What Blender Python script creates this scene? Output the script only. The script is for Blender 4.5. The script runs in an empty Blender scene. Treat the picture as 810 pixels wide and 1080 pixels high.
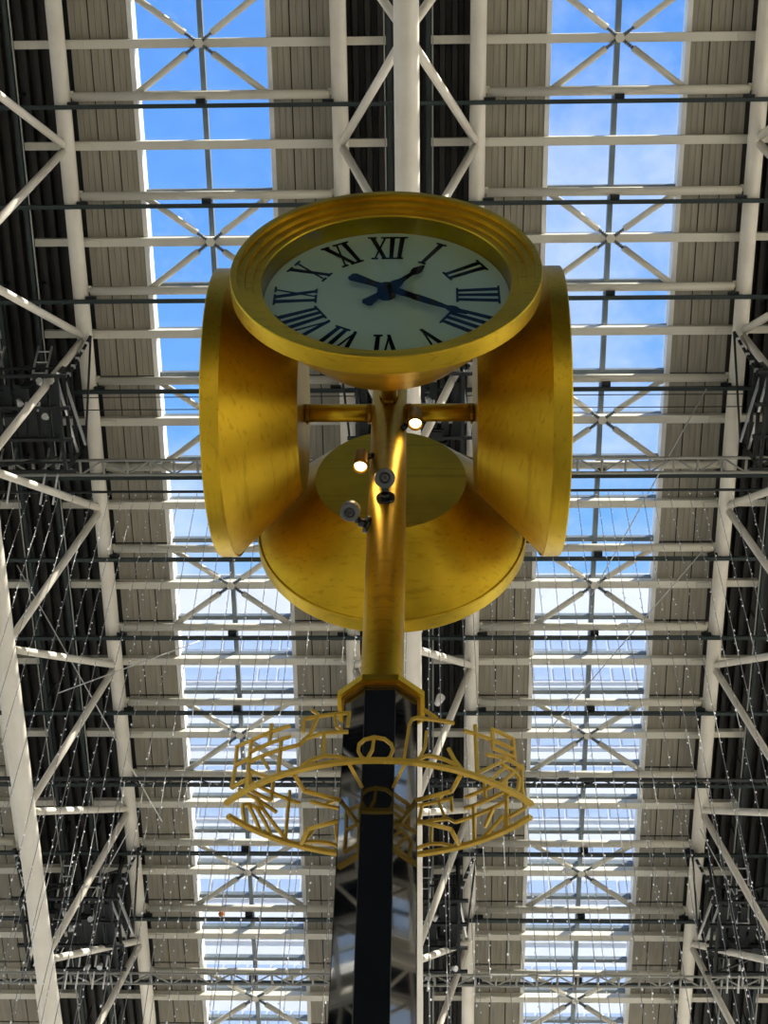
import bpy, math, random
from mathutils import Vector, Matrix
random.seed(7)
scene = bpy.context.scene
col = scene.collection

# ------------------------------------------------------------------ camera
cd = bpy.data.cameras.new('camera')
cam = bpy.data.objects.new('camera', cd)
col.objects.link(cam)
cd.sensor_fit = 'VERTICAL'
cd.sensor_height = 36.0
cd.sensor_width = 27.0
cd.lens = 1476.36 / 1080.0 * 36.0
cd.clip_start = 0.05
cd.clip_end = 2000
right = Vector((0.99958749, 0.02125607, 0.0193138))
down = Vector((-0.00319508, 0.75061221, -0.66073528))
fwd = Vector((-0.02854181, 0.66040101, 0.75037049))
m = Matrix((right, -down, -fwd)).transposed().to_4x4()
m.translation = Vector((0.11917, -2.95447, 1.6))
cam.matrix_world = m
scene.camera = cam

# ------------------------------------------------------------------ world
w = bpy.data.worlds.new('sky')
scene.world = w
w.use_nodes = True
nt = w.node_tree
for n_ in list(nt.nodes):
    nt.nodes.remove(n_)
N = nt.nodes.new
out = N('ShaderNodeOutputWorld')
bg = N('ShaderNodeBackground')
tc = N('ShaderNodeTexCoord')
sep = N('ShaderNodeSeparateXYZ')
ramp = N('ShaderNodeValToRGB')
cr = ramp.color_ramp
cr.elements[0].position = 0.0
cr.elements[0].color = (0.62, 0.72, 0.84, 1)
cr.elements[1].position = 1.0
cr.elements[1].color = (0.10, 0.30, 0.86, 1)
e_ = cr.elements.new(0.45)
e_.color = (0.62, 0.78, 0.98, 1)
e_ = cr.elements.new(0.72)
e_.color = (0.20, 0.48, 0.97, 1)
e_ = cr.elements.new(0.86)
e_.color = (0.155, 0.40, 0.94, 1)
noi = N('ShaderNodeTexNoise')
noi.inputs['Scale'].default_value = 2.6
noi.inputs['Detail'].default_value = 7
noi.inputs['Roughness'].default_value = 0.62
mp = N('ShaderNodeMapping')
mp.inputs['Location'].default_value = (4.1, 2.2, 0.5)
mp.inputs['Scale'].default_value = (1.0, 1.0, 1.5)
cl = N('ShaderNodeValToRGB')
cl.color_ramp.elements[0].position = 0.49
cl.color_ramp.elements[0].color = (0, 0, 0, 1)
cl.color_ramp.elements[1].position = 0.72
cl.color_ramp.elements[1].color = (0.85, 0.85, 0.85, 1)
mix = N('ShaderNodeMixRGB')
mix.inputs['Color2'].default_value = (0.86, 0.92, 1.0, 1)
L = nt.links.new
L(tc.outputs['Generated'], sep.inputs[0])
L(sep.outputs['Z'], ramp.inputs['Fac'])
L(tc.outputs['Generated'], mp.inputs['Vector'])
L(mp.outputs[0], noi.inputs['Vector'])
L(noi.outputs['Fac'], cl.inputs['Fac'])
L(cl.outputs[0], mix.inputs['Fac'])
L(ramp.outputs[0], mix.inputs['Color1'])
L(mix.outputs[0], bg.inputs['Color'])
L(bg.outputs[0], out.inputs['Surface'])
bg.inputs['Strength'].default_value = 1.0

# ------------------------------------------------------------------ sun, exposure
sd = bpy.data.lights.new('sun', 'SUN')
sd.energy = 10.0
sd.angle = 0.009
sd.color = (1.0, 0.93, 0.8)
so = bpy.data.objects.new('sun', sd)
col.objects.link(so)
so.rotation_euler = Vector((0.62, -0.25, 0.74)).to_track_quat('Z', 'Y').to_euler()
so.location = (60, -10, 60)
scene.view_settings.view_transform = 'Standard'
scene.view_settings.look = 'None'
scene.view_settings.gamma = 1.0
scene.view_settings.use_curve_mapping = False
scene.view_settings.exposure = 0.25

# ------------------------------------------------------------------ materials
def srgb(r, g, b):
    f = lambda c: ((c / 255 + 0.055) / 1.055) ** 2.4 if c > 10 else c / 255 / 12.92
    return (f(r), f(g), f(b), 1)

def mat(name, c, rough=0.5, metal=0.0, c2=None, scale=6.0, stretch=(1, 1, 1), bump=0.0, rough2=None, detail=4, spec=None, lo=0.35, hi=0.7):
    m_ = bpy.data.materials.new(name)
    m_.use_nodes = True
    t = m_.node_tree
    b = t.nodes['Principled BSDF']
    b.inputs['Metallic'].default_value = metal
    b.inputs['Roughness'].default_value = rough
    if spec is not None:
        b.inputs['Specular IOR Level'].default_value = spec
    if c2 is None:
        c2 = tuple(x * 0.86 for x in c[:3]) + (1,)
    tc_ = t.nodes.new('ShaderNodeTexCoord')
    mp_ = t.nodes.new('ShaderNodeMapping')
    mp_.inputs['Scale'].default_value = stretch
    no = t.nodes.new('ShaderNodeTexNoise')
    no.inputs['Scale'].default_value = scale
    no.inputs['Detail'].default_value = detail
    rp = t.nodes.new('ShaderNodeValToRGB')
    rp.color_ramp.elements[0].position = lo
    rp.color_ramp.elements[0].color = c2
    rp.color_ramp.elements[1].position = hi
    rp.color_ramp.elements[1].color = c
    t.links.new(tc_.outputs['Object'], mp_.inputs['Vector'])
    t.links.new(mp_.outputs[0], no.inputs['Vector'])
    t.links.new(no.outputs['Fac'], rp.inputs['Fac'])
    t.links.new(rp.outputs[0], b.inputs['Base Color'])
    if rough2 is not None:
        mr = t.nodes.new('ShaderNodeMapRange')
        mr.inputs['To Min'].default_value = rough2
        mr.inputs['To Max'].default_value = rough
        t.links.new(no.outputs['Fac'], mr.inputs['Value'])
        t.links.new(mr.outputs[0], b.inputs['Roughness'])
    if bump:
        bp = t.nodes.new('ShaderNodeBump')
        bp.inputs['Strength'].default_value = bump
        bp.inputs['Distance'].default_value = 0.01
        t.links.new(no.outputs['Fac'], bp.inputs['Height'])
        t.links.new(bp.outputs[0], b.inputs['Normal'])
    return m_

def glass(name, tint, refl, rough=0.02, fres=1.45):
    m_ = bpy.data.materials.new(name)
    m_.use_nodes = True
    t = m_.node_tree
    for n_ in list(t.nodes):
        t.nodes.remove(n_)
    o = t.nodes.new('ShaderNodeOutputMaterial')
    tr = t.nodes.new('ShaderNodeBsdfTransparent')
    gl = t.nodes.new('ShaderNodeBsdfGlossy')
    gl.inputs['Roughness'].default_value = rough
    gl.inputs['Color'].default_value = (refl, refl, refl * 1.02, 1)
    # reflectance by angle, the same on both faces of the thin sheet
    f0 = ((fres - 1) / (fres + 1)) ** 2
    geo = t.nodes.new('ShaderNodeNewGeometry')
    dot = t.nodes.new('ShaderNodeVectorMath')
    dot.operation = 'DOT_PRODUCT'
    t.links.new(geo.outputs['Normal'], dot.inputs[0])
    t.links.new(geo.outputs['Incoming'], dot.inputs[1])
    def mth(op, a, b=None):
        n_ = t.nodes.new('ShaderNodeMath')
        n_.operation = op
        for i_, q_ in enumerate((a, b)):
            if q_ is None:
                continue
            if isinstance(q_, (int, float)):
                n_.inputs[i_].default_value = q_
            else:
                t.links.new(q_, n_.inputs[i_])
        return n_.outputs[0]
    k_ = mth('SUBTRACT', 1.0, mth('ABSOLUTE', dot.outputs['Value']))
    fr_out = mth('ADD', mth('MULTIPLY', mth('POWER', k_, 5.0), 1.0 - f0), f0)
    mx = t.nodes.new('ShaderNodeMixShader')
    no = t.nodes.new('ShaderNodeTexNoise')
    no.inputs['Scale'].default_value = 1.5
    tc_ = t.nodes.new('ShaderNodeTexCoord')
    rp = t.nodes.new('ShaderNodeValToRGB')
    rp.color_ramp.elements[0].color = tuple(x * 0.94 for x in tint[:3]) + (1,)
    rp.color_ramp.elements[1].color = tint
    t.links.new(tc_.outputs['Object'], no.inputs['Vector'])
    t.links.new(no.outputs['Fac'], rp.inputs['Fac'])
    t.links.new(rp.outputs[0], tr.inputs['Color'])
    t.links.new(fr_out, mx.inputs['Fac'])
    t.links.new(tr.outputs[0], mx.inputs[1])
    t.links.new(gl.outputs[0], mx.inputs[2])
    t.links.new(mx.outputs[0], o.inputs['Surface'])
    return m_

def emit(name, c, strength, base=(0.8, 0.8, 0.8, 1)):
    m_ = mat(name, base, 0.4)
    b = m_.node_tree.nodes['Principled BSDF']
    b.inputs['Emission Color'].default_value = c
    b.inputs['Emission Strength'].default_value = strength
    return m_

def gold_mat():
    m_ = mat('gold_leaf', (0.82, 0.54, 0.035, 1), 0.46, 1.0, (0.50, 0.305, 0.016, 1), 4.0, (1, 1, 1), 0.0, 0.34, 9, None, 0.28, 0.68)
    t = m_.node_tree
    b = t.nodes['Principled BSDF']
    base = b.inputs['Base Color'].links[0].from_socket
    tc_ = t.nodes.new('ShaderNodeTexCoord')
    mp_ = t.nodes.new('ShaderNodeMapping')
    mp_.inputs['Rotation'].default_value = (0.5, 0.75, 0.3)
    mp_.inputs['Scale'].default_value = (1.0, 70.0, 70.0)
    no = t.nodes.new('ShaderNodeTexNoise')
    no.inputs['Scale'].default_value = 1.0
    no.inputs['Detail'].default_value = 3
    rp = t.nodes.new('ShaderNodeValToRGB')
    rp.color_ramp.elements[0].position = 0.32
    rp.color_ramp.elements[0].color = (0.84, 0.80, 0.76, 1)
    rp.color_ramp.elements[1].position = 0.44
    rp.color_ramp.elements[1].color = (1, 1, 1, 1)
    mx = t.nodes.new('ShaderNodeMixRGB')
    mx.blend_type = 'MULTIPLY'
    mx.inputs['Fac'].default_value = 1.0
    fine = t.nodes.new('ShaderNodeTexNoise')
    fine.inputs['Scale'].default_value = 55
    fine.inputs['Detail'].default_value = 5
    bp = t.nodes.new('ShaderNodeBump')
    bp.inputs['Strength'].default_value = 0.12
    bp.inputs['Distance'].default_value = 0.004
    l = t.links.new
    l(tc_.outputs['Object'], mp_.inputs['Vector'])
    l(mp_.outputs[0], no.inputs['Vector'])
    l(no.outputs['Fac'], rp.inputs['Fac'])
    l(base, mx.inputs['Color1'])
    l(rp.outputs[0], mx.inputs['Color2'])
    l(mx.outputs[0], b.inputs['Base Color'])
    l(tc_.outputs['Object'], fine.inputs['Vector'])
    l(fine.outputs['Fac'], bp.inputs['Height'])
    l(bp.outputs[0], b.inputs['Normal'])
    return m_

M = dict(
    gold=gold_mat(),
    gold_dark=mat('aged_gold', (0.45, 0.25, 0.03, 1), 0.5, 1.0, (0.30, 0.15, 0.02, 1), 14),
    gold_paint=mat('gold_paint', (0.95, 0.62, 0.075, 1), 0.40, 0.3, (0.85, 0.52, 0.055, 1), 20),
    black=mat('black_glass', (0.002, 0.003, 0.006, 1), 0.03, 0.0, (0.001, 0.002, 0.003, 1), 3, spec=1.0),
    dial=mat('dial_enamel', (0.80, 0.86, 0.78, 1), 0.5, 0.0, (0.75, 0.82, 0.74, 1), 3),
    ink=mat('black_enamel', (0.003, 0.003, 0.003, 1), 0.7, 0.0, None, 30, spec=0.12),
    pane=glass('dial_glass', (0.90, 0.96, 0.90, 1), 0.13, 0.02, 1.5),
    sky_glass=glass('skylight_glass', (0.97, 0.985, 1.0, 1), 0.9, 0.03, 1.25),
    white=mat('cream_painted_steel', (0.78, 0.74, 0.64, 1), 0.45, 0.0, (0.68, 0.63, 0.53, 1), 1.3),
    purlin=mat('ivory_painted_steel', (0.70, 0.67, 0.57, 1), 0.5, 0.0, (0.62, 0.59, 0.49, 1), 0.8),
    upstand=mat('white_flashing', (0.85, 0.84, 0.80, 1), 0.5, 0.0, None, 2),
    panel=mat('ceiling_panel_board', (0.36, 0.33, 0.26, 1), 0.7, 0.0, (0.29, 0.265, 0.205, 1), 2.0, (6, 0.4, 1)),
    slab=mat('dark_roof_slab', (0.03, 0.03, 0.03, 1), 0.9, 0.0, None, 1),
    deck=mat('dark_metal_deck', (0.036, 0.033, 0.027, 1), 0.6, 0.0, (0.016, 0.015, 0.013, 1), 1.0),
    lattice=mat('grey_painted_steel', (0.36, 0.36, 0.32, 1), 0.5, 0.0, None, 3),
    rail=mat('dark_green_rail', (0.025, 0.040, 0.038, 1), 0.5, 0.2, None, 3),
    mullion=mat('grey_aluminium', (0.17, 0.20, 0.21, 1), 0.45, 0.3, None, 4),
    darkmetal=mat('blackened_steel', (0.022, 0.026, 0.026, 1), 0.5, 0.4, None, 5),
    ladder=mat('bare_aluminium', (0.62, 0.63, 0.62, 1), 0.35, 0.7, None, 8),
    cord=mat('clear_cord', (0.36, 0.36, 0.36, 1), 0.5, 0.0, None, 8),
    bulb=emit('fairy_bulb', (1, 0.97, 0.9, 1), 0.2),
    lamp_on=emit('lit_lamp', (1.0, 0.80, 0.42, 1), 5.0),
    cctv=mat('grey_plastic', (0.15, 0.16, 0.155, 1), 0.35, 0.0, (0.11, 0.12, 0.115, 1), 20),
    cctv_dark=mat('black_plastic', (0.012, 0.012, 0.014, 1), 0.25, 0.0, None, 20),
    lens=mat('camera_lens', (0.05, 0.03, 0.03, 1), 0.05, 0.0, None, 20),
    tower=mat('white_facade', (0.58, 0.60, 0.66, 1), 0.6, 0.0, (0.53, 0.56, 0.63, 1), 0.15),
    tower_win=mat('blue_window_glass', (0.36, 0.45, 0.66, 1), 0.25, 0.0, (0.30, 0.40, 0.61, 1), 0.12),
    floor=mat('pale_stone_paving', (0.72, 0.67, 0.57, 1), 0.55, 0.0, (0.64, 0.59, 0.50, 1), 0.4),
    wall=mat('dark_wall_cladding', (0.02, 0.02, 0.022, 1), 0.6, 0.0, None, 0.3),
    orange=mat('orange_paint', (0.75, 0.25, 0.03, 1), 0.4, 0.0, None, 10),
)

cb = M['black'].node_tree.nodes['Principled BSDF']
cb.inputs['Coat Weight'].default_value = 1.0
cb.inputs['Coat Roughness'].default_value = 0.02
cb.inputs['Coat IOR'].default_value = 1.7

# ------------------------------------------------------------------ mesh helpers
class MB:
    def __init__(self):
        self.v = []
        self.f = []
        self.s = []

    def add(self, vs, fs, smooth=False):
        o = len(self.v)
        self.v += [tuple(p) for p in vs]
        self.f += [tuple(o + i for i in q) for q in fs]
        self.s += [smooth] * len(fs)
        return self

    def hexa(self, p):       # eight corners: bottom 4 ccw, top 4 ccw
        return self.add(p, [(3, 2, 1, 0), (4, 5, 6, 7), (0, 1, 5, 4), (1, 2, 6, 5), (2, 3, 7, 6), (3, 0, 4, 7)])

    def box(self, x0, x1, y0, y1, z0, z1, T=None):
        p = [(x0, y0, z0), (x1, y0, z0), (x1, y1, z0), (x0, y1, z0), (x0, y0, z1), (x1, y0, z1), (x1, y1, z1), (x0, y1, z1)]
        if T:
            p = [T(*q) for q in p]
        return self.hexa(p)

    def tube(self, a, b, r, n=8, r2=None, smooth=True, cap=True):
        a = Vector(a)
        b = Vector(b)
        r2 = r if r2 is None else r2
        d = (b - a).normalized()
        u = d.orthogonal().normalized()
        if abs(d.z) < 0.9:
            u = d.cross(Vector((0, 0, 1))).normalized()
        w_ = d.cross(u)
        vs = []
        for c, rr in ((a, r), (b, r2)):
            for i in range(n):
                t = 2 * math.pi * (i + 0.5) / n
                vs.append(c + u * math.cos(t) * rr + w_ * math.sin(t) * rr)
        fs = [(i, (i + 1) % n, n + (i + 1) % n, n + i) for i in range(n)]
        self.add(vs, fs, smooth)
        if cap:
            o = len(self.v) - 2 * n
            self.f += [tuple(o + i for i in reversed(range(n))), tuple(o + n + i for i in range(n))]
            self.s += [False, False]
        return self

    def bar(self, a, b, w_, h, up=(0, 0, 1)):      # rectangular bar, w across, h along up
        a = Vector(a)
        b = Vector(b)
        d = (b - a).normalized()
        u = Vector(up)
        s = d.cross(u)
        if s.length < 1e-4:
            s = d.orthogonal()
        s.normalize()
        u = s.cross(d)
        p = [c + s * (sx * w_ / 2) + u * (sy * h / 2) for c in (a, b) for sx, sy in ((-1, -1), (1, -1), (1, 1), (-1, 1))]
        return self.hexa(p)

    def lathe(self, prof, n=48, T=lambda x, y, z: (x, y, z), smooth=True, close=False):
        # profile of (radius, height along local z)
        vs = []
        for r, h in prof:
            for i in range(n):
                t = 2 * math.pi * i / n
                vs.append(T(r * math.cos(t), r * math.sin(t), h))
        fs = []
        k = len(prof)
        for j in range(k - 1 if not close else k):
            j2 = (j + 1) % k
            for i in range(n):
                i2 = (i + 1) % n
                fs.append((j * n + i, j * n + i2, j2 * n + i2, j2 * n + i))
        self.add(vs, fs, smooth)
        return self

    def mesh(self, name, mt, off=(0, 0, 0)):
        me = bpy.data.meshes.new(name)
        ox, oy, oz = off
        me.from_pydata([(x - ox, y - oy, z - oz) for x, y, z in self.v], [], self.f)
        me.polygons.foreach_set('use_smooth', self.s)
        me.materials.append(mt)
        me.update()
        return me

    def build(self, name, mt, parent=None, loc=None):
        # geometry in world coordinates (or the parent's own, for an object at the origin)
        if parent is not None:
            off = wloc(parent)
            o = bpy.data.objects.new(name, self.mesh(name, mt, off))
            o.parent = parent
        else:
            loc = loc or (0, 0, 0)
            o = bpy.data.objects.new(name, self.mesh(name, mt, loc))
            o.location = loc
        col.objects.link(o)
        return o

def wloc(o):
    p = Vector((0, 0, 0))
    while o is not None:
        p += Vector(o.location)
        o = o.parent
    return p

def tag(o, label=None, cat=None, group=None, kind=None):
    if label:
        o['label'] = label
    if cat:
        o['category'] = cat
    if group:
        o['group'] = group
    if kind:
        o['kind'] = kind
    return o

def empty(name, loc):
    o = bpy.data.objects.new(name, None)
    o.empty_display_size = 0.2
    o.location = loc
    col.objects.link(o)
    return o

def inst(name, me, parent, wl, rot=(0, 0, 0)):
    o = bpy.data.objects.new(name, me)
    col.objects.link(o)
    if parent is not None:
        o.parent = parent
        o.location = Vector(wl) - wloc(parent)
    else:
        o.location = wl
    o.rotation_euler = rot
    return o

def copy_tree(o, parent=None):
    c = o.copy()
    col.objects.link(c)
    c.parent = parent
    for ch in [k for k in bpy.data.objects if k.parent == o]:
        copy_tree(ch, c)
    return c

ORD = ['topmost', 'second', 'third', 'fourth', 'fifth', 'sixth', 'seventh', 'eighth', 'ninth', 'tenth', 'eleventh', 'twelfth', 'thirteenth', 'fourteenth', 'fifteenth']

# ------------------------------------------------------------------ roof frame: u across, s down the slope, n outward
SL = 0.343577
P0 = Vector((-0.2014, 20.8304, 28.6218))
E1 = Vector((1, 0, 0))
E2 = Vector((0, math.cos(SL), -math.sin(SL)))
EN = Vector((0, math.sin(SL), math.cos(SL)))
ROT = (-SL, 0, 0)
def RF(u, s, n):
    return P0 + E1 * u + E2 * s + EN * n

BAY = 2.276
PITCH = 9.606
SB = lambda i: -10.3597 + BAY * i          # tube rows
SA = lambda j: -10.3597 + BAY * (j - 0.5)  # beam rows
I0, I1 = -17, 15
S0, S1 = SB(I0), SB(I1)
PAN = [(1.80, 2.24), (2.27, 2.71), (2.74, 3.18)]   # panel strips beside a truss (distance from its axis)
GL0, GL1 = 3.27, PITCH - 3.27                       # glass edges from the truss axis

# ------------------------------------------------------------------ ground and outer wall
f_ = MB().box(-170, 170, -60, 150, -0.3, 0.0).build('floor', M['floor'])
tag(f_, 'pale stone paving of the plaza far below the roof', kind='structure')
wb = MB().box(-74, 74, -28.5, -27.8, 0.0, 45.4).build('wall_back', M['wall'])
tag(wb, 'dark clad station wall behind the viewpoint', kind='structure')

# ------------------------------------------------------------------ ceiling
TR = range(-6, 7)          # truss axes
slab = MB()
for k in TR:
    uc = k * PITCH
    for sg in (-1, 1):
        a, b = sorted((uc + sg * 1.62, uc + sg * 3.24))
        slab.box(a, b, S0, S1, 0.50, 0.62, RF)
ceiling = slab.build('ceiling', M['slab'])
tag(ceiling, 'dark roof slab carrying grey panels between steel trusses', kind='structure')

# corrugated deck above each truss
def deck(uc, name):
    d = MB()
    pts = []
    n_ = 12
    wd = 3.5 / n_
    for q in range(n_):
        x = uc - 1.75 + q * wd
        pts += [(x, 1.25), (x + wd * 0.40, 1.25), (x + wd * 0.5, 1.05), (x + wd * 0.9, 1.05)]
    pts.append((uc + 1.75, 1.25))
    vs = [RF(x, S0, h) for x, h in pts] + [RF(x, S1, h) for x, h in pts]
    k = len(pts)
    fs = [(i, k + i, k + i + 1, i + 1) for i in range(k - 1)]
    d.add(vs, fs)
    d.box(uc - 1.78, uc + 1.78, S0, S1, 1.30, 1.36, RF)
    for sg in (-1, 1):
        a, b = sorted((uc + sg * 1.72, uc + sg * 1.78))
        d.box(a, b, S0, S1, 0.5, 1.32, RF)
    return d.build(name, M['deck'], ceiling)
for k in TR:
    deck(k * PITCH, 'deck_sheet')

# grey panels: the ones in view each on their own
def panel_mesh(ln):
    d = MB()
    w_ = 0.22
    prof = [(-w_, 0.03), (-w_, 0), (-0.08, 0), (-0.076, 0.012), (-0.068, 0.012), (-0.064, 0), (0.064, 0), (0.068, 0.012), (0.076, 0.012), (0.08, 0), (w_, 0), (w_, 0.03)]
    k = len(prof)
    vs = [(x, -ln / 2, z) for x, z in prof] + [(x, ln / 2, z) for x, z in prof]
    fs = [(i, i + 1, k + i + 1, k + i) for i in range(k - 1)] + [(k - 1, 0, k, 2 * k - 1)]
    fs += [tuple(range(k - 1, -1, -1)), tuple(range(k, 2 * k))]
    d.add(vs, fs)
    return d
HB = BAY / 2
pm = panel_mesh(HB - 0.05).mesh('ceiling_panel', M['panel'])
rest = MB()
pv = panel_mesh(HB - 0.05)
for k in TR:
    for sg in (-1, 1):
        for a, b in PAN:
            u = k * PITCH + sg * (a + b) / 2
            for h in range(2 * I0, 2 * I1):
                sm = -10.3597 + HB * (h + 0.5)
                near = (k, sg) in ((-1, 1), (0, -1), (0, 1), (1, -1)) and -2 <= h <= 22
                if near:
                    inst('ceiling_panel', pm, ceiling, RF(u, sm, 0.40), ROT)
                else:
                    rest.box(u - 0.22, u + 0.22, sm - HB / 2 + 0.025, sm + HB / 2 - 0.025, 0.40, 0.43, RF)
tag(rest.build('ceiling_panel_field', M['panel'], ceiling), kind='stuff')

# joists crossing the dark deck over the trusses
for k in (-1, 0, 1):
    for j in range(0, 13):
        for sg in (-1, 1):
            a, b = sorted((k * PITCH + sg * 0.52, k * PITCH + sg * 1.60))
            MB().box(a, b, SA(j) - 0.09, SA(j) + 0.09, 0.25, 0.42, RF).build('deck_joist', M['purlin'], ceiling)

# ------------------------------------------------------------------ skylights
pane_w = (GL1 - GL0) / 2 - 0.09
pane_me = MB().box(-pane_w / 2, pane_w / 2, -HB / 2 + 0.05, HB / 2 - 0.05, 0, 0.02).mesh('pane', M['sky_glass'])
bar_me = MB().box(-(GL1 - GL0) / 2, (GL1 - GL0) / 2, -0.06, 0.06, -0.10, 0.05).mesh('glazing_bar', M['mullion'])
NG = 0.68
wins = [(-1, 'window_1', 'left skylight strip of clear panes under blue sky'), (0, 'window_2', 'right skylight strip of clear panes with thin cloud beyond')]
wn = 2
for k in range(-6, 6):
    ua, ub = k * PITCH + GL0, k * PITCH + GL1
    um = (ua + ub) / 2
    up = MB()
    for x0, x1 in ((ua - 0.05, ua), (ub, ub + 0.05)):
        up.box(x0, x1, S0, S1, 0.36, NG + 0.16, RF)
    for x0, x1 in ((ua - 0.11, ua - 0.05), (ub + 0.05, ub + 0.11)):
        up.box(x0, x1, S0, S1, 0.36, 0.40, RF)
    if k in (-1, 0):
        nm, lb = wins[k + 1][1:]
    else:
        wn += 1
        nm, lb = 'window_%d' % wn, 'skylight strip of clear panes beyond the edge of the picture'
    wi = tag(up.build(nm, M['upstand']), lb, kind='structure')
    MB().box(um - 0.06, um + 0.06, S0, S1, NG - 0.14, NG + 0.05, RF).build('mullion', M['mullion'], wi)
    pr = MB()
    br = MB()
    for h in range(2 * I0, 2 * I1):
        sm = -10.3597 + HB * (h + 0.5)
        near = k in (-1, 0) and -3 <= h <= 24
        for q in (-1, 1):
            uu = um + q * (GL1 - GL0) / 4
            if near:
                inst('pane', pane_me, wi, RF(uu, sm, NG), ROT)
            else:
                pr.box(uu - pane_w / 2, uu + pane_w / 2, sm - HB / 2 + 0.05, sm + HB / 2 - 0.05, NG, NG + 0.02, RF)
        sb = sm - HB / 2
        if near:
            inst('glazing_bar', bar_me, wi, RF(um, sb, NG), ROT)
        else:
            br.box(ua, ub, sb - 0.06, sb + 0.06, NG - 0.1, NG + 0.05, RF)
    tag(pr.build('pane_field', M['sky_glass'], wi), kind='stuff')
    tag(br.build('glazing_bar_field', M['mullion'], wi), kind='stuff')

# ------------------------------------------------------------------ trusses
HC = 1.587
DEPTH = 4.11
LEAN = -0.36          # the web leans up the slope
def truss(k, root, detailed):
    uc = k * PITCH
    def out_(name, mb):
        if detailed:
            return mb.build(name, M['white'], root)
    allm = MB()
    for sg in (-1, 1):
        d = MB() if detailed else allm
        d.tube(RF(uc + sg * HC, S0, 0), RF(uc + sg * HC, S1, 0), 0.19, 18)
        out_('upper_chord', d)
    d = MB() if detailed else allm
    d.tube(RF(uc, S0, -DEPTH), RF(uc, S1, -DEPTH), 0.258, 24)
    out_('lower_chord', d)
    st = MB()
    for j in range(I0 + 1, I1):
        if j % 2:
            continue
        lo_ = RF(uc, SA(j) + LEAN, -DEPTH)
        for sg in (-1, 1):
            for jj in (j - 1, j + 1):
                if jj < I0 + 1 or jj > I1:
                    continue
                hi_ = RF(uc + sg * HC, SA(jj), 0)
                if detailed and -2 <= j <= 14:
                    MB().tube(lo_, hi_, 0.095, 10).build('strut', M['white'], root)
                else:
                    st.tube(lo_, hi_, 0.095, 6)
    if detailed:
        tag(st.build('strut_field', M['white'], root), kind='stuff')
    else:
        allm.add(st.v, st.f, True)
        return allm
for k, lb in ((-1, 'cream tubular roof truss along the left edge, big lower tube at bottom left'), (0, 'cream tubular roof truss directly behind the gold clock'), (1, 'cream tubular roof truss along the right edge beside the right skylight')):
    r_ = empty('roof_truss', RF(k * PITCH, S1, 0))
    tag(r_, lb, 'truss', 'tubular roof trusses')
    truss(k, r_, True)
tn = 0
for k in TR:
    if abs(k) > 1:
        tn += 1
        o = truss(k, None, False).build('trim_%d' % tn, M['white'])
        tag(o, 'cream tubular roof truss beyond the edge of the picture', kind='structure')

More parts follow.
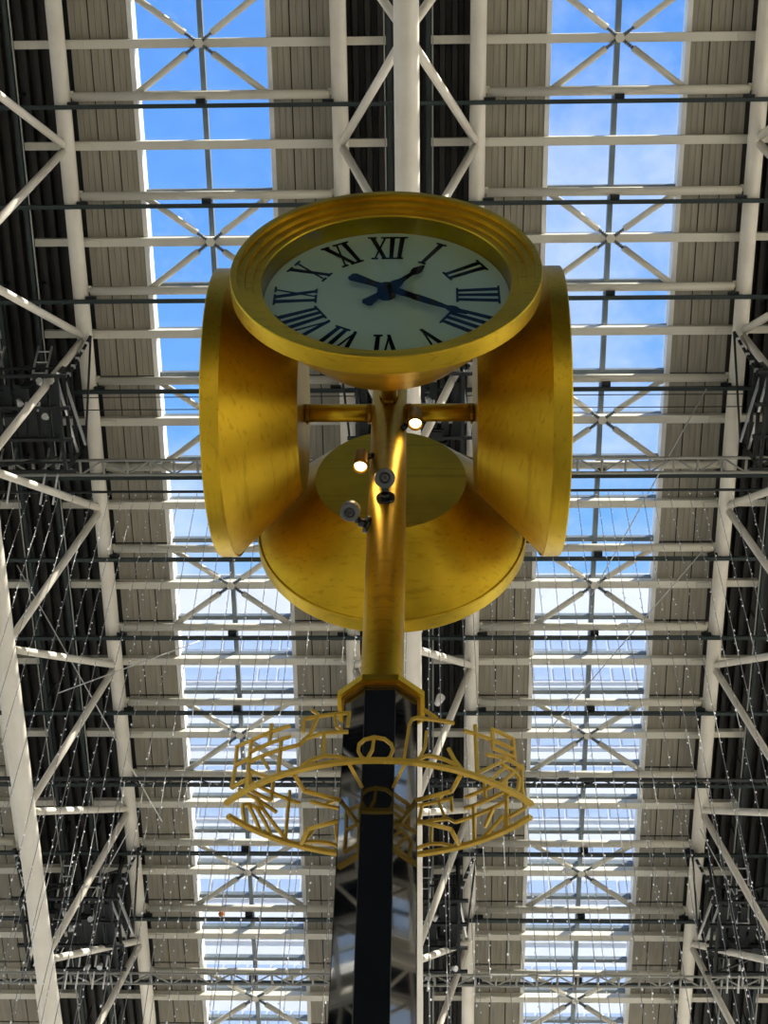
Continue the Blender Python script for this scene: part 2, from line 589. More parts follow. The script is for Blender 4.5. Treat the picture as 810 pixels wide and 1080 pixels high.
# ------------------------------------------------------------------ purlin tubes, beams, rails, braces
def cross_tube(mb, k, i):
    ua, ub = k * PITCH + HC + 0.24, (k + 1) * PITCH - HC - 0.24
    mb.tube(RF(ua, SB(i), 0.02), RF(ub, SB(i), 0.02), 0.104, 12)
def beam(mb, k, j):
    ua, ub = k * PITCH + HC + 0.05, (k + 1) * PITCH - HC - 0.05
    mb.box(ua, ub, SA(j) - 0.10, SA(j) + 0.10, 0.20, 0.39, RF)
def brace_ends(k, j):
    um = (k + 0.5) * PITCH
    c = RF(um, SA(j), 0.20)
    return c, [RF(um + sx * (GL1 - GL0) / 2, SA(j) + ss * (HB - 0.02), 0.14) for sx in (-1, 1) for ss in (-1, 1)]
far = MB()
for k in range(-6, 6):
    side = {-1: 'left', 0: 'right'}.get(k)
    for i in range(I0 + 1, I1):
        if side and 0 <= i <= 11:
            ua, ub = k * PITCH + HC + 0.24, (k + 1) * PITCH - HC - 0.24
            mb = MB()
            cross_tube(mb, k, i)
            o = mb.build('purlin_tube', M['purlin'], None, tuple(RF((ua + ub) / 2, SB(i), 0.02)))
            tag(o, 'cream round steel tube across the %s skylight, %s from the top of the photo' % (side, ORD[i] if i else 'first'), 'steel tube', 'round tubes across the skylights')
            for uu in (ua, ub):
                MB().box(uu - 0.03 - 0.13 * (uu == ua), uu + 0.03 + 0.13 * (uu == ub), SB(i) - 0.13, SB(i) + 0.02, -0.02, 0.06, RF).build('end_bracket', M['purlin'], o)
                sgn = 1 if uu == ua else -1
                a, b = sorted((uu - sgn * 0.10, uu + sgn * 0.16))
                MB().box(a, b, SB(i) + 0.10, SB(i) + 0.24, -0.16, -0.08, RF).build('clamp', M['darkmetal'], o)
            um = (ua + ub) / 2
            MB().box(um - 0.10, um + 0.12, SB(i) + 0.06, SB(i) + 0.22, -0.16, -0.02, RF).build('clamp', M['darkmetal'], o)
        else:
            cross_tube(far, k, i)
    for j in range(I0 + 1, I1):
        if side and 0 <= j <= 12:
            mb = MB()
            beam(mb, k, j)
            um = (k + 0.5) * PITCH
            o = mb.build('purlin_beam', M['purlin'], None, tuple(RF(um, SA(j), 0.2)))
            tag(o, 'flat cream steel beam across the %s skylight, %s from the top of the photo' % (side, ORD[j] if j else 'first'), 'steel beam', 'flat beams across the skylights')
            for sg in (-1, 1):
                uu = um + sg * (PITCH / 2 - HC - 0.35)
                MB().box(uu - 0.20, uu + 0.20, SA(j) - 0.06, SA(j) + 0.06, 0.17, 0.20, RF).build('splice_plate', M['purlin'], o)
        else:
            beam(far, k, j)
        if j % 2 == 0:
            c, ends = brace_ends(k, j)
            if side and 0 <= j <= 12:
                r_ = empty('cross_brace', tuple(c))
                tag(r_, 'pale steel cross brace spanning the %s skylight, %s from the top of the photo' % (side, ORD[j // 2] if j else 'first'), 'brace', 'cross braces under the skylights')
                MB().tube(c - EN * 0.05, c + EN * 0.02, 0.11, 10).build('hub_plate', M['purlin'], r_)
                for e in ends:
                    d = (c - e)
                    mid = e + d * 0.80
                    rod = MB().tube(e, mid, 0.078, 10).build('rod', M['purlin'], r_)
                    th = MB().tube(mid, e + d * 0.95, 0.032, 6)
                    for q in range(5):
                        pp = e + d * (0.81 + q * 0.03)
                        th.tube(pp, pp + d * 0.012, 0.05, 6)
                    th.build('threaded_end', M['mullion'], rod)
            else:
                for e in ends:
                    far.tube(e, c, 0.06, 5)
tn += 1
tag(far.build('trim_%d' % tn, M['purlin']), 'cream roof steelwork beyond the edges of the picture', kind='structure')

for i in range(0, 12):
    o = MB().box(-13.5, 13.5, SB(i) + 0.16, SB(i) + 0.255, -0.26, -0.17, RF)
    o = o.build('cable_rail', M['rail'], None, tuple(RF(0, SB(i) + 0.2, -0.22)))
    tag(o, 'thin dark green rail running across the whole roof, %s from the top of the photo' % (ORD[i] if i else 'first'), 'rail', 'dark rails across the roof')

# long maintenance rails beside each lower tube
for k, lb in ((-1, 'left'), (0, 'middle'), (1, 'right')):
    r_ = empty('trolley_track', tuple(RF(k * PITCH, S1, 0)))
    tag(r_, 'pair of long dark trolley rails inside the %s roof truss' % lb, 'track', 'trolley rails inside the trusses')
    for sg in (-1, 1):
        u = k * PITCH + sg * 0.45
        MB().box(u - 0.045, u + 0.045, S0, S1, 0.02, 0.18, RF).build('rail', M['rail'], r_)
        MB().box(u + 0.10 * sg - 0.015, u + 0.10 * sg + 0.015, S0, S1, 0.02, 0.05, RF).build('conduit', M['lattice'], r_)
    for j in range(0, 13):
        for sg in (-1, 1):
            u = k * PITCH + sg * 0.45
            MB().box(u - 0.02, u + 0.02, SB(j) - 0.03, SB(j) + 0.03, 0.18, 1.06, RF).build('hanger', M['rail'], r_)

# ------------------------------------------------------------------ lattice beams across the hall
def lattice(sc, nb, label):
    r_ = empty('lattice_beam', tuple(RF(0, sc, nb)))
    tag(r_, label, 'lattice beam', 'lattice beams across the hall')
    for ds in (-0.19, 0.19):
        for dn in (0,):
            MB().tube(RF(-13, sc + ds, nb + dn), RF(13, sc + ds, nb + dn), 0.04, 6).build('chord', M['lattice'], r_)
    n_ = 44
    for q in range(n_):
        u0 = -13 + 26 * q / n_
        u1 = u0 + 26 / n_
        MB().tube(RF(u0, sc - 0.19, nb), RF(u0, sc + 0.19, nb), 0.035, 5).build('post', M['lattice'], r_)
        a, b = (-0.19, 0.19) if q % 2 else (0.19, -0.19)
        MB().tube(RF(u0, sc + a, nb), RF(u1, sc + b, nb), 0.025, 5).build('diagonal', M['lattice'], r_)
lattice(-1.50, -0.7, 'thin grey lattice beam crossing the roof at the height of the clock')
lattice(14.35, -0.7, 'thin grey lattice beam crossing the roof near the bottom edge')

# ------------------------------------------------------------------ maintenance gantries hung inside the trusses
def gantry(k, sc, label, seed):
    rnd = random.Random(seed)
    uc = k * PITCH
    r_ = empty('maintenance_gantry', tuple(RF(uc, sc, 0)))
    tag(r_, label, 'gantry', 'maintenance gantries inside the trusses')
    u0, u1, s0, s1, n0, n1 = uc - 1.25, uc + 1.25, sc - 1.2, sc + 1.2, -1.75, -0.45
    P = lambda a, b, c: RF(u0 + (u1 - u0) * a, s0 + (s1 - s0) * b, n0 + (n1 - n0) * c)
    def bar(a, b, t, nm, mt='darkmetal', r=None):
        MB().bar(a, b, t, t, EN).build(nm, M[mt], r_)
    for a in (0, 1):
        for b in (0, 1):
            bar(P(a, b, 0), RF(u0 + (u1 - u0) * a, s0 + (s1 - s0) * b, 0.1), 0.09, 'post')
        for c in (0, 0.5, 1):
            bar(P(a, 0, c), P(a, 1, c), 0.08, 'side_rail')
        bar(P(a, 0, 0), P(a, 1, 1), 0.05, 'diagonal', 'ladder')
    for b in (0, 0.33, 0.66, 1):
        bar(P(-0.1, b, 0), P(1.1, b, 0), 0.08, 'cross_rail')
        if b in (0, 1):
            bar(P(0, b, 0.5), P(1, b, 0.5), 0.05, 'cross_rail')
            bar(P(0, b, 0), P(1, b, 1), 0.05, 'diagonal')
    for q in range(9):
        x = 0.06 + q * 0.11
        MB().box(u0 + (u1 - u0) * x - 0.09, u0 + (u1 - u0) * x + 0.09, s0 + 0.25, s1 - 0.75, n0 + 0.10, n0 + 0.14, RF).build('deck_plank', M['darkmetal'], r_)
    for q in range(4):                                    # machinery boxes with pipes
        a = uc + rnd.uniform(-0.95, 0.75)
        b = sc + rnd.uniform(-0.95, 0.6)
        sx, sy = rnd.uniform(0.18, 0.4), rnd.uniform(0.2, 0.45)
        d = MB().box(a, a + sx, b, b + sy, -1.75, -1.2, RF).box(a + 0.04, a + sx - 0.04, b + 0.04, b + sy - 0.04, -1.82, -1.75, RF)
        d.build('motor_box', M['darkmetal'], r_)
    for u in (uc + rnd.uniform(-0.7, -0.2), uc + rnd.uniform(0.1, 0.6)):   # ladders
        ta = RF(u, sc - 1.55, -0.4)
        for dx in (0, 0.32):
            MB().tube(RF(u + dx, sc - 1.6, -0.55), RF(u + dx - 0.15, sc - 0.35, -1.8), 0.028, 6).build('ladder_stile', M['ladder'], r_)
            MB().tube(RF(u + dx, sc + 1.0, -0.6), RF(u + dx - 0.15, sc + 2.2, -1.4), 0.028, 6).build('ladder_stile', M['ladder'], r_)
        for q in range(6):
            t = (q + 0.5) / 6
            MB().tube(RF(u - 0.15 * t, sc - 1.6 + 1.25 * t, -0.55 - 1.25 * t), RF(u + 0.32 - 0.15 * t, sc - 1.6 + 1.25 * t, -0.55 - 1.25 * t), 0.02, 5).build('rung', M['ladder'], r_)
    for q in range(6):                                    # small floodlights
        c = RF(uc + rnd.uniform(-1.1, 1.1), sc + rnd.uniform(-1.1, 1.3), -1.85)
        d = E2 * rnd.uniform(-1, 1) + E1 * rnd.uniform(-1, 1) - EN * 0.8
        d.normalize()
        MB().tube(c, c + d * 0.16, 0.05, 8, 0.085).build('floodlight', M['ladder'], r_)
    for sg in (-1, 1):                                    # outrigger arms to the chords
        tip = RF(uc + sg * 1.78, sc - 1.75, -0.2)
        el = RF(uc + sg * 1.25, sc - 0.85, -1.0)
        lo_ = RF(uc + sg * 1.5, sc + 0.9, -0.6)
        MB().bar(tip, el, 0.07, 0.12, EN).build('outrigger', M['darkmetal'], r_)
        for q in range(5):
            p = tip.lerp(el, 0.15 + 0.17 * q)
            MB().box(-0.05, 0.05, -0.05, 0.05, -0.08, -0.05, lambda x, y, z: p + E1 * x + E2 * y + EN * z).build('clip', M['ladder'], r_)
        MB().bar(el, lo_, 0.05, 0.09, EN).build('outrigger', M['ladder'], r_)
        MB().tube(tip, lo_, 0.03, 6).build('stay', M['darkmetal'], r_)
gantry(-1, SB(3) + 0.55, 'dark maintenance gantry with ladders at the left edge beside the clock', 1)
gantry(0, SB(3) + 0.55, 'dark maintenance gantry in the gap right behind the clock centre', 2)
gantry(1, SB(3) + 0.55, 'dark maintenance gantry at the right edge beside the clock', 3)
gantry(-1, SB(10) - 0.45, 'dark maintenance gantry at the lower left beside the big tube', 4)
gantry(0, SB(10) - 0.45, 'dark maintenance gantry at the bottom right of the black column', 5)
gantry(1, SB(10) - 0.45, 'dark maintenance gantry at the lower right corner', 6)

# ------------------------------------------------------------------ cables and light strings
def cable(s, n, r, mt, label, wires=0):
    r_ = MB().tube(RF(-13.5, s, n), RF(13.5, s, n), r, 6).build('span_cable', M[mt], None, tuple(RF(0, s, n)))
    tag(r_, label, 'cable')
    if wires:
        rnd = random.Random(3)
        d = MB()
        for q in range(wires):
            u = -11 + 22 * q / wires + rnd.uniform(-0.1, 0.1)
            pts = [RF(u + 0.75 * t, s + 0.22 * math.sin(t * math.pi) * rnd.uniform(0.4, 1.2), n - 0.02) for t in (0, 0.25, 0.5, 0.75, 1)]
            for a, b in zip(pts, pts[1:]):
                d.tube(a, b, 0.02, 4)
        d.build('looped_wire', M[mt], r_)
cable(-0.96, -1.0, 0.035, 'darkmetal', 'straight dark cable crossing the roof just below the upper lattice beam')
cable(7.37, -1.0, 0.06, 'darkmetal', 'dark cable with looped wires crossing the roof behind the gold lettering', 26)
for s, lb in ((SB(3) + 0.30, 'upper'), (SB(3) + 0.62, 'lower')):
    cable(s, -0.4, 0.012, 'darkmetal', 'hair-thin dark wire crossing the roof beside the clock, %s of the two' % lb)

def light_string(u, s, n, ln, label, group, seed):
    rnd = random.Random(seed)
    top = RF(u, s, n)
    d = MB()
    p = top
    b = MB()
    steps = 6
    pts = [top]
    for q in range(steps):
        pts.append(top + Vector((rnd.uniform(-0.03, 0.03), rnd.uniform(-0.03, 0.03), -ln * (q + 1) / steps)))
    for a, c in zip(pts, pts[1:]):
        d.tube(a, c, 0.007, 4, None, True, False)
    z = 0.15
    while z < ln:
        t = z / ln * steps
        q = min(int(t), steps - 1)
        c = pts[q].lerp(pts[q + 1], t - q)
        o = Vector((rnd.uniform(-0.035, 0.035), rnd.uniform(-0.02, 0.02), 0))
        c = c + o
        r = rnd.uniform(0.010, 0.021)
        b.add([c + Vector((r, 0, 0)), c + Vector((-r, 0, 0)), c + Vector((0, r, 0)), c + Vector((0, -r, 0)), c + Vector((0, 0, r * 1.8)), c + Vector((0, 0, -r * 1.8))],
              [(0, 2, 4), (2, 1, 4), (1, 3, 4), (3, 0, 4), (2, 0, 5), (1, 2, 5), (3, 1, 5), (0, 3, 5)])
        z += rnd.choice((0.16, 0.22, 0.30, 0.42))
    o = d.build('light_string', M['cord'], None, tuple(top))
    tag(o, label, 'string lights', group)
    tag(b.build('bulbs', M['bulb'], o), kind='stuff')

def zone(u):
    if u < -7.9:
        return 'the dark deck at the left edge'
    if u < -6.4:
        return 'the grey panels left of the left skylight'
    if u < -3.2:
        return 'the left skylight'
    if u < -1.6:
        return 'the grey panels right of the left skylight'
    if u < 1.6:
        return 'the middle truss'
    if u < 3.2:
        return 'the grey panels left of the right skylight'
    if u < 6.4:
        return 'the right skylight'
    if u < 7.9:
        return 'the grey panels right of the right skylight'
    return 'the dark deck at the right edge'
rnd = random.Random(11)
for q in range(56):
    u = -10.6 + q * 0.378 + rnd.uniform(-0.08, 0.08)
    light_string(u, -0.96, -1.0, rnd.uniform(14.2, 15.2), 'fairy light string on the upper cable before ' + zone(u), 'fairy lights on the upper cable', q)
for q in range(30):
    u = -11.6 + q * 0.78 + rnd.uniform(-0.2, 0.2)
    light_string(u, 7.37, -1.0, rnd.uniform(9.5, 10.5), 'fairy light string on the lower cable before ' + zone(u), 'fairy lights on the lower cable', 100 + q)
# thin stay wires
for a, b, lb in (((-9.2, 4.4, -1.6), (-5.6, 3.4, -0.6), 'pale stay wire slanting from the big left tube towards the left skylight'),
                 ((-10.2, 1.2, -0.6), (-7.0, 9.0, -0.6), 'thin grey stay wire crossing the left dark deck'),
                 ((-8.0, 9.4, -0.6), (-10.9, 14.6, -0.8), 'thin grey stay wire above the lower left gantry'),
                 ((7.9, 9.2, -0.6), (10.6, 14.4, -0.8), 'thin grey stay wire crossing the lower right gantry'),
                 ((7.2, -3.4, -0.5), (4.6, 2.0, -0.8), 'pale stay wire slanting over the panels right of the clock'),
                 ((7.4, 0.9, -0.5), (3.6, 6.0, -0.8), 'pale stay wire slanting over the right skylight below the clock')):
    o = MB().tube(RF(*a), RF(*b), 0.016, 5).build('stay_wire', M['ladder'], None, tuple(RF(*a)))
    tag(o, lb, 'wire')
# one orange bulb hung before the left skylight
oc = RF(-5.55, 12.3, -0.5)
o = MB().lathe([(0.001, 0.0), (0.06, 0.03), (0.085, 0.09), (0.07, 0.15), (0.03, 0.19), (0.001, 0.2)], 12, lambda x, y, z: (oc.x + x, oc.y + y, oc.z + z)).build('hanging_ornament', M['orange'], None, tuple(oc))
tag(o, 'tiny orange ornament hanging before the lower left skylight', 'ornament')
MB().tube((oc.x, oc.y, oc.z + 0.2), (oc.x, oc.y, oc.z + 1.0), 0.01, 4).build('cord', M['cord'], o)
# a white spotlight on the middle track
oc = RF(0.66, 5.45, -0.3)
o = MB().tube(oc, oc + E1 * 0.10 - EN * 0.12 - E2 * 0.28, 0.08, 10, 0.12).build('track_spotlight', M['upstand'], None, tuple(oc))
tag(o, 'small white spotlight on the middle track right of the column top', 'spotlight')
MB().tube(oc, RF(0.45, 5.6, 0.1), 0.025, 6).build('arm', M['ladder'], o)

# ------------------------------------------------------------------ office tower seen through the lower panes
YT = 95.0
tw = empty('office_tower', (0, YT, 0))
tag(tw, 'pale office tower with blue windows behind the lower skylight panes', 'building')
MB().box(-62, 55, YT, YT + 30, 0, 102.3).box(-62.5, 55.5, YT - 0.25, YT + 30, 102.3, 103.2).build('wall', M['tower'], tw)
win_me = MB().box(-0.80, 0.80, -0.06, 0.10, -0.75, 0.75).mesh('window', M['tower_win'])
sill_me = MB().box(-58, 52, -0.12, 0.1, -0.06, 0.06).mesh('ledge', M['tower'])
rest = MB()
for r in range(24):
    z = 93.8 - 3.87 * r
    inst('ledge', sill_me, tw, (0, YT, z - 1.05))
    for c in range(60):
        x = -57 + 1.835 * c + 0.25
        if x > 50:
            continue
        if r < 11 and (-26.5 < x < -9.5 or 8 < x < 25.5):
            inst('window', win_me, tw, (x, YT, z))
        else:
            rest.box(x - 0.8, x + 0.8, YT - 0.06, YT + 0.1, z - 0.75, z + 0.75)
tag(rest.build('window_field', M['tower_win'], tw), kind='stuff')

# ------------------------------------------------------------------ the clock
H = 5.4786
A, T, B, R2, PR = 0.58447, 0.06034, 0.29663, 0.27634, 0.06096
clock = empty('street_clock', (0, 0, 0))
tag(clock, 'gold four-faced clock on a gold pole and black column with gold lettering', 'clock')

# head, built facing -y about its own axis through the clock centre
def FT(x, y, z):           # lathe axis z -> world -y
    return (x, -z, y + H)
head = MB()
prof = [(0.001, B), (R2 - 0.004, B), (R2, B + 0.004), (0.491, A - T), (0.4965, A - T - 0.003), (0.5, A - T), (0.5, A - 0.004), (0.497, A),
        (0.478, A), (0.4762, A - 0.014), (0.4535, A - 0.015), (0.4515, A - 0.029), (0.4285, A - 0.030), (0.4265, A - 0.040), (0.404, A - 0.041), (0.402, A - 0.045), (0.402, A - 0.120), (0.001, A - 0.120)]
def split_prof(mb, prof, n, T_):
    for p, q in zip(prof, prof[1:]):
        mb.lathe([p, q], n, T_, True)
split_prof(head, prof, 96, FT)
h0 = head.build('clock_head', M['gold'], clock)
d = MB().lathe([(0.4005, A - 0.119), (0.4005, A - 0.110), (0.398, A - 0.108)], 72, FT)
d.lathe([(0.398, A - 0.108), (0.001, A - 0.108)], 72, FT, False)
d.build('dial', M['dial'], h0)
d = MB().lathe([(0.4025, A - 0.0445), (0.001, A - 0.0445)], 72, FT, False)
d.lathe([(0.001, A - 0.0485), (0.4025, A - 0.0485)], 72, FT, False)
d.build('glass_pane', M['pane'], h0)

ZD = A - 0.107
def flat(mb, pts, z0, z1):       # polygon in dial plane extruded outward
    n = len(pts)
    vs = [(x, -z0, y + H) for x, y in pts] + [(x, -z1, y + H) for x, y in pts]
    fs = [tuple(range(n)), tuple(reversed(range(n, 2 * n)))] + [(i, n + i, n + (i + 1) % n, (i + 1) % n) for i in range(n)]
    mb.add(vs, fs)
RI, RO = 0.226, 0.368
HT = RO - RI
def strokes(ch):                 # list of (x0, x1 bottoms, x0, x1 tops) and serifs; returns width
    if ch == 'I':
        return 0.030, [((-0.0075, 0), (0.0075, 0), (0.0075, HT), (-0.0075, HT))], [(0, 0), (0, HT)]
    if ch == 'V':
        return 0.052, [((-0.003, 0), (0.009, 0), (-0.012, HT), (-0.027, HT)), ((-0.003, 0), (0.003, 0), (0.024, HT), (0.018, HT))], [(-0.019, HT), (0.021, HT)]
    return 0.056, [((0.012, 0), (0.027, 0), (-0.012, HT), (-0.027, HT)), ((-0.024, 0), (-0.018, 0), (0.024, HT), (0.018, HT))], [(-0.021, 0), (0.019, 0), (-0.019, HT), (0.021, HT)]
def numeral(txt, hour):
    mb = MB()
    ws = [strokes(c)[0] for c in txt]
    x = -sum(ws) / 2
    ang = -math.radians(30 * hour)
    ca, sa = math.cos(ang), math.sin(ang)
    def place(px, py):
        py = py + RI
        px = px * (0.86 + 0.28 * (py - RI) / HT)
        return (px * ca - py * sa, px * sa + py * ca)
    for c, w_ in zip(txt, ws):
        xc = x + w_ / 2
        _, st, sf = strokes(c)
        for s in st:
            flat(mb, [place(xc + a, b) for a, b in s], ZD, ZD + 0.002)
        for sx, sy in sf:
            hh = 0.007 if sy == 0 else -0.007
            hw = 0.0165 if c == 'I' else 0.0135
            q = [(xc + sx - hw, sy), (xc + sx + hw, sy), (xc + sx + hw, sy + hh), (xc + sx - hw, sy + hh)]
            if hh < 0:
                q.reverse()
            flat(mb, [place(a, b) for a, b in q], ZD, ZD + 0.0022)
        x += w_
    mb.build('numeral', M['ink'], h0)
for i, t in enumerate(['XII', 'I', 'II', 'III', 'IIII', 'V', 'VI', 'VII', 'VIII', 'IX', 'X', 'XI']):
    numeral(t, i)
def hand(name, prof, deg, z):
    ang = -math.radians(deg)
    ca, sa = math.cos(ang), math.sin(ang)
    pts = [(-w_, r) for r, w_ in prof] + [(w_, r) for r, w_ in reversed(prof)]
    pts = [(x * ca - y * sa, x * sa + y * ca) for x, y in reversed(pts)]
    mb = MB()
    flat(mb, pts, z, z + 0.004)
    mb.build(name, M['ink'], h0)
hand('hour_hand', [(-0.105, 0.012), (-0.095, 0.021), (-0.04, 0.012), (0.0, 0.018), (0.045, 0.021), (0.06, 0.017), (0.075, 0.010), (0.125, 0.007), (0.14, 0.015), (0.155, 0.018), (0.175, 0.010), (0.19, 0.003)], 40, ZD + 0.020)
hand('minute_hand', [(-0.14, 0.013), (-0.128, 0.022), (-0.05, 0.012), (0.0, 0.018), (0.05, 0.016), (0.10, 0.012), (0.108, 0.015), (0.17, 0.013), (0.225, 0.007), (0.235, 0.013), (0.25, 0.016), (0.275, 0.009), (0.30, 0.003)], 121, ZD + 0.029)
MB().lathe([(0.030, ZD), (0.030, ZD + 0.034), (0.024, ZD + 0.038), (0.001, ZD + 0.038)], 24, FT).build('hand_hub', M['ink'], h0)
for a in (90, 180, 270):
    c = copy_tree(h0, clock)
    # rotate about the pole axis
    c.rotation_euler = (0, 0, math.radians(a))

# pole, arms, cap, column
MB().lathe([(0.001, 5.625), (PR - 0.006, 5.625), (PR, 5.62), (PR, 4.15)], 48).build('pole', M['gold'], clock)
for a in range(4):
    t = math.radians(90 * a)
    dx, dy = math.cos(t), math.sin(t)
    arm = MB().tube((dx * 0.05, dy * 0.05, H), (dx * (B + 0.001), dy * (B + 0.001), H), 0.031, 24).build('arm', M['gold'], clock)
    for e in (0.068, 0.285):
        d = MB()
        for q in range(3):
            x, y = dx * e, dy * e
            o_ = (q - 1) * 0.02
            d.tube((x - dy * o_, y + dx * o_, H - 0.028), (x - dy * o_, y + dx * o_, H - 0.0345), 0.004, 6)
        d.tube((dx * (e - 0.008), dy * (e - 0.008), H), (dx * (e + 0.008), dy * (e + 0.008), H), 0.0325, 20)
        d.build('collar', M['gold_dark'], arm)
def octagon(ap):
    k = ap / math.cos(math.pi / 8)
    return [(k * math.cos(math.pi / 8 + i * math.pi / 4), k * math.sin(math.pi / 8 + i * math.pi / 4)) for i in range(8)]
def prism(mb, secs):
    vs = [(x, y, z) for ap, z in secs for x, y in octagon(ap)]
    fs = [tuple(reversed(range(8)))]
    for j in range(len(secs) - 1):
        fs += [(j * 8 + i, j * 8 + (i + 1) % 8, (j + 1) * 8 + (i + 1) % 8, (j + 1) * 8 + i) for i in range(8)]
    fs.append(tuple(range((len(secs) - 1) * 8, len(secs) * 8)))
    mb.add(vs, fs)
    return mb
prism(MB(), [(0.1195, 4.1365), (0.1195, 4.156), (0.112, 4.161)]).build('cap_plate', M['gold'], clock)
prism(MB(), [(0.108, 4.128), (0.108, 4.1370)]).build('cap_collar', M['gold_dark'], clock)
colm = prism(MB(), [(0.0985, 0.06), (0.0985, 4.1285)]).build('column', M['black'], clock)
ko = octagon(0.0985)
for x, y in ko:
    MB().tube((x * 0.998, y * 0.998, 0.06), (x * 0.998, y * 0.998, 4.128), 0.0012, 6).build('edge_strip', M['darkmetal'], colm)
prism(MB(), [(0.16, 0.0), (0.16, 0.05), (0.15, 0.06)]).build('base_plate', M['darkmetal'], clock)

# lettered arcs: strokes given as (arc length, height) on the front arc
RHO, CY, ZR = 0.525, 0.3232, 3.789
GLY = [
 [[(-.3675,.1692),(-.4233,.1801),(-.4194,.113),(-.4237,.0437)],[(-.4194,.113),(-.3678,.111)],[(-.4237,.0437),(-.3704,.0425)],[(-.3653,.1674),(-.3642,.0835),(-.3633,.009)],[(-.2968,.1908),(-.2986,.123)],[(-.3654,.1681),(-.2367,.16)],[(-.3624,.129),(-.2338,.1233)],[(-.368,.0973),(-.2609,.0903),(-.2067,.0868)],[(-.2604,.1211),(-.2597,.0059)],[(-.3192,.0892),(-.2921,.0418)],[(-.3585,.0535),(-.3546,.0082)],[(-.3512,.055),(-.284,.0103)]],
 [[(-.1767,.1929),(-.1565,.1734)],[(-.1975,.1252),(-.196,.1685),(-.0744,.1635),(-.0768,.1185)],[(-.1578,.1702),(-.176,.1121),(-.2067,.0868)],[(-.1117,.1603),(-.1057,.1209),(-.0914,.1084)],[(-.1871,.1032),(-.1386,.1082),(-.0747,.1011)],[(-.1385,.1065),(-.1358,.0315)],[(-.1956,.0146),(-.165,.0281),(-.1345,.0339),(-.0959,.0246),(-.0604,.0066)]],
 [[(-.0084,.0781),(-.0114,.0395),(-.0237,.01)],[(-.0236,.005),(-.0384,.0172),(-.047,.0377),(-.045,.0576),(-.0321,.0721),(-.0084,.0798),(.0182,.074),(.0357,.0572),(.0399,.0407),(.0337,.0171),(.017,0)]],
 [[(.0667,.0032),(.0804,.1244),(.0871,.1444),(.0994,.1504),(.1214,.1519),(.1996,.1571)],[(.1187,.1813),(.155,.1586)],[(.1254,.1111),(.1212,.0593),(.1076,.0236),(.0864,.0007)],[(.1076,.0203),(.1238,.0314),(.1401,.0347),(.1704,.0319),(.2012,.0239),(.2267,.0055)],[(.1822,.0702),(.1987,.038),(.2224,.0074)]],
 [[(.2605,.1726),(.2613,.0101)],[(.2274,.1409),(.3845,.1491)],[(.255,.0105),(.3573,.1021)],[(.3133,.1186),(.3129,.1813),(.3851,.1846),(.3868,.1106)],[(.3133,.1186),(.3846,.1232)],[(.2922,.0888),(.3576,.1056),(.4188,.1059)],[(.3384,.0792),(.3813,.0752),(.3994,.063),(.3958,.0409),(.3839,.0066)],[(.3558,.0775),(.3228,.0416),(.3014,.0058)],[(.3811,.0735),(.3535,.0394),(.3344,.0072)]],
]
def arcp(l, h, r=RHO, sg=1):
    t = l / RHO
    return Vector((sg * r * math.sin(t), sg * (CY - r * math.cos(t)), ZR + h))
def sweep(mb, pts, nrm, w_, th):       # one continuous bar with mitred corners
    n = len(pts)
    ring = []
    for i in range(n):
        d1 = (pts[i] - pts[i - 1]).normalized() if i else None
        d2 = (pts[i + 1] - pts[i]).normalized() if i < n - 1 else None
        d = ((d1 or d2) + (d2 or d1)).normalized()
        k = 1.0 / max(0.55, d.dot(d2 or d1))
        nn = nrm(pts[i])
        s = d.cross(nn).normalized() * (w_ / 2 * k)
        ring.append([pts[i] + s + nn * th / 2, pts[i] - s + nn * th / 2, pts[i] - s - nn * th / 2, pts[i] + s - nn * th / 2])
    vs = [p for r in ring for p in r]
    fs = [(0, 1, 2, 3), tuple((n - 1) * 4 + q for q in (3, 2, 1, 0))]
    for i in range(n - 1):
        for q in range(4):
            fs.append((i * 4 + q, (i + 1) * 4 + q, (i + 1) * 4 + (q + 1) % 4, i * 4 + (q + 1) % 4))
    mb.add(vs, fs)
for sg in (1, -1):
    cen = Vector((0, sg * CY, 0))
    nrm = lambda p: (Vector((p.x, p.y, 0)) - cen).normalized()
    LM = RHO * math.asin(0.392 / RHO)
    d = MB()
    npt = 41
    sweep(d, [arcp(-LM + 2 * LM * q / (npt - 1), 0.007, RHO, sg) for q in range(npt)], nrm, 0.011, 0.013)
    arc = d.build('lettered_arc', M['gold_paint'], clock)
    for g in GLY:
        d = MB()
        for ln in g:
            pts = []
            for p, q in zip(ln, ln[1:]):
                m_ = max(1, int(abs(q[0] - p[0]) / 0.02))
                pts += [(p[0] + (q[0] - p[0]) * k / m_, p[1] + (q[1] - p[1]) * k / m_) for k in range(m_)]
            pts.append(ln[-1])
            sweep(d, [arcp(l, h + 0.001, RHO, sg) for l, h in pts], nrm, 0.0076, 0.008)
        d.build('letter', M['gold_paint'], arc)
    for sx in (-1, 1):
        p = [Vector((sx * 0.208, -sg * 0.145, ZR + 0.006)), Vector((sx * 0.187, -sg * 0.080, ZR + 0.006)), Vector((sx * 0.092, -sg * 0.040, ZR + 0.006))]
        d = MB()
        for a_, b_ in zip(p, p[1:]):
            d.tube(a_, b_, 0.006, 10)
        d.build('bracket', M['gold_paint'], arc)
        d = MB().tube((sx * 0.070, -sg * 0.193, ZR + 0.005), (sx * 0.039, -sg * 0.096, ZR + 0.005), 0.0045, 8)
        d.build('bracket', M['gold_paint'], arc)

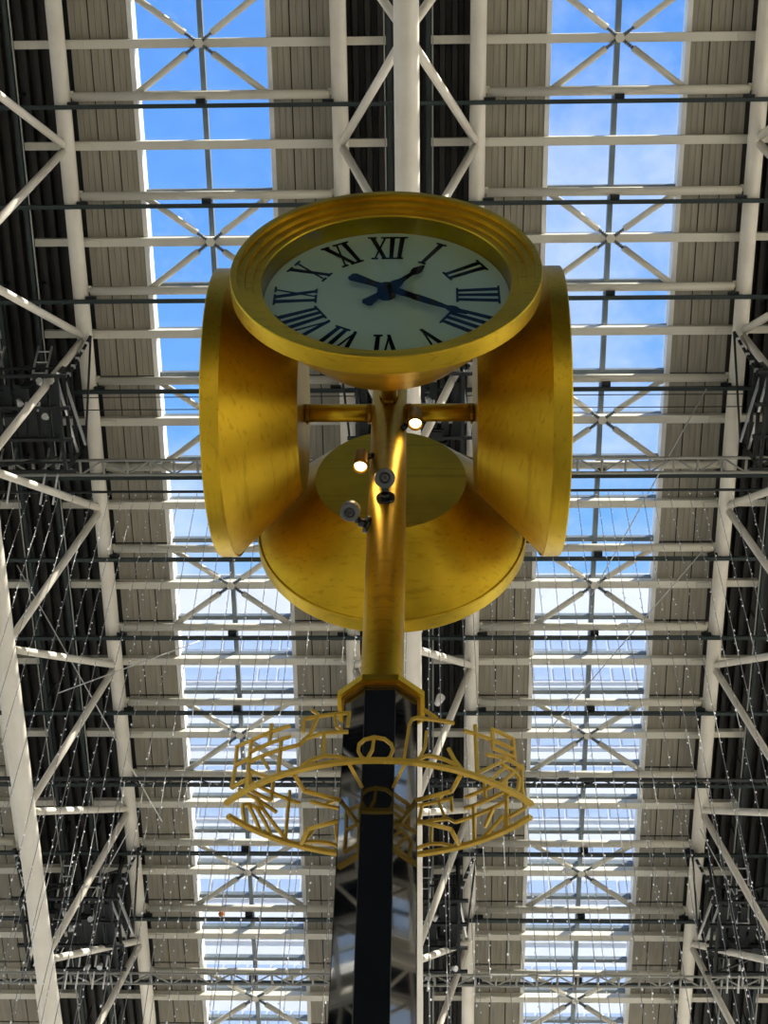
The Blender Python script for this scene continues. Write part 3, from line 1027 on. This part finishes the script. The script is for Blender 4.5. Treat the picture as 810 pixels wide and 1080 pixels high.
# ------------------------------------------------------------------ lamps and security cameras on the pole
def spot_lamp(base, top, face, label):
    base, top, face = Vector(base), Vector(top), Vector(face)
    d = (face - top).normalized()
    r_ = empty('spot_lamp', tuple(base))
    tag(r_, label, 'lamp', 'spot lamps on the clock pole')
    q = d.to_track_quat('Z', 'Y').to_matrix()
    Tt = lambda x, y, z: tuple(face + q @ Vector((x, y, z)))
    ln = (face - top).length
    MB().lathe([(0.001, -ln), (0.016, -ln), (0.021, -ln + 0.008), (0.024, -0.02), (0.026, 0.0), (0.0225, 0.0), (0.020, -0.014), (0.001, -0.016)], 24, Tt).build('housing', M['gold_dark'], r_)
    MB().lathe([(0.020, -0.012), (0.017, -0.004), (0.009, 0.001), (0.001, 0.002)], 20, Tt).build('bulb', M['lamp_on'], r_)
    mid = top.lerp(face, 0.45)
    MB().tube(base, base.lerp(mid, 0.55), 0.010, 10).tube(base.lerp(mid, 0.55), mid, 0.007, 10).build('bracket', M['cctv_dark'], r_)
    ld = bpy.data.lights.new('spot_lamp_light', 'SPOT')
    ld.energy = 0.4
    ld.color = (1.0, 0.72, 0.36)
    ld.spot_size = 1.9
    ld.spot_blend = 0.6
    ld.shadow_soft_size = 0.03
    lo = bpy.data.objects.new('lamp_light', ld)
    col.objects.link(lo)
    lo.parent = r_
    lo.location = face + d * 0.012 - base
    lo.rotation_euler = (-d).to_track_quat('Z', 'Y').to_euler()
spot_lamp((0.046, -0.040, 5.335), (0.094, -0.052, 5.425), (0.091, -0.060, 5.335), 'small lit spot lamp on the right of the gold pole, just under the arm')
spot_lamp((-0.050, -0.036, 5.200), (-0.083, -0.052, 5.198), (-0.087, -0.060, 5.108), 'small lit spot lamp on the left of the gold pole, above the round camera')

def cctv(base, neck, body, aim, label, r):
    base, neck, body, aim = Vector(base), Vector(neck), Vector(body), Vector(aim)
    d = aim.normalized()
    r_ = empty('security_camera', tuple(base))
    tag(r_, label, 'camera', 'security cameras on the clock pole')
    q = d.to_track_quat('Z', 'Y').to_matrix()
    Tt = lambda x, y, z: tuple(body + q @ Vector((x, y, z)))
    bd = MB().lathe([(0.001, -r * 1.3), (r * 0.72, -r * 1.25), (r * 0.98, -r * 0.8), (r, -r * 0.2), (r * 0.98, r * 0.25), (r * 0.88, r * 0.42), (r * 0.55, r * 0.45), (r * 0.52, r * 0.38)], 32, Tt).build('housing', M['cctv'], r_)
    MB().lathe([(r * 0.55, r * 0.44), (r * 0.52, r * 0.50), (r * 0.40, r * 0.50), (r * 0.36, r * 0.38)], 28, Tt).build('lens_ring', M['cctv_dark'], r_)
    MB().lathe([(r * 0.40, r * 0.37), (r * 0.38, r * 0.41), (r * 0.20, r * 0.42)], 24, Tt).build('lens_bezel', M['cctv'], r_)
    MB().lathe([(r * 0.21, r * 0.42), (r * 0.12, r * 0.46), (0.001, r * 0.47)], 20, Tt).build('lens', M['lens'], r_)
    MB().tube(base, neck, r * 0.42, 14).tube(neck, body - d * r * 0.6, r * 0.36, 14).build('bracket', M['cctv_dark'], r_)
    dd = (neck - base).normalized()
    MB().tube(base - dd * 0.004, base + dd * 0.008, r * 0.9, 18).build('mount_plate', M['cctv_dark'], r_)
to_cam = Vector((0.119, -2.954, 1.6)) - Vector((-0.004, -0.1, 5.0))
cctv((-0.002, -0.058, 4.955), (-0.003, -0.080, 4.957), (-0.004, -0.118, 4.985), to_cam + Vector((0, 0, 0.4)), 'round grey security camera on the front of the gold pole', 0.033)
cctv((-0.058, -0.020, 4.875), (-0.085, -0.030, 4.875), (-0.112, -0.065, 4.885), to_cam + Vector((-0.9, 0, -2.6)), 'grey bullet security camera on the left side of the gold pole', 0.031)
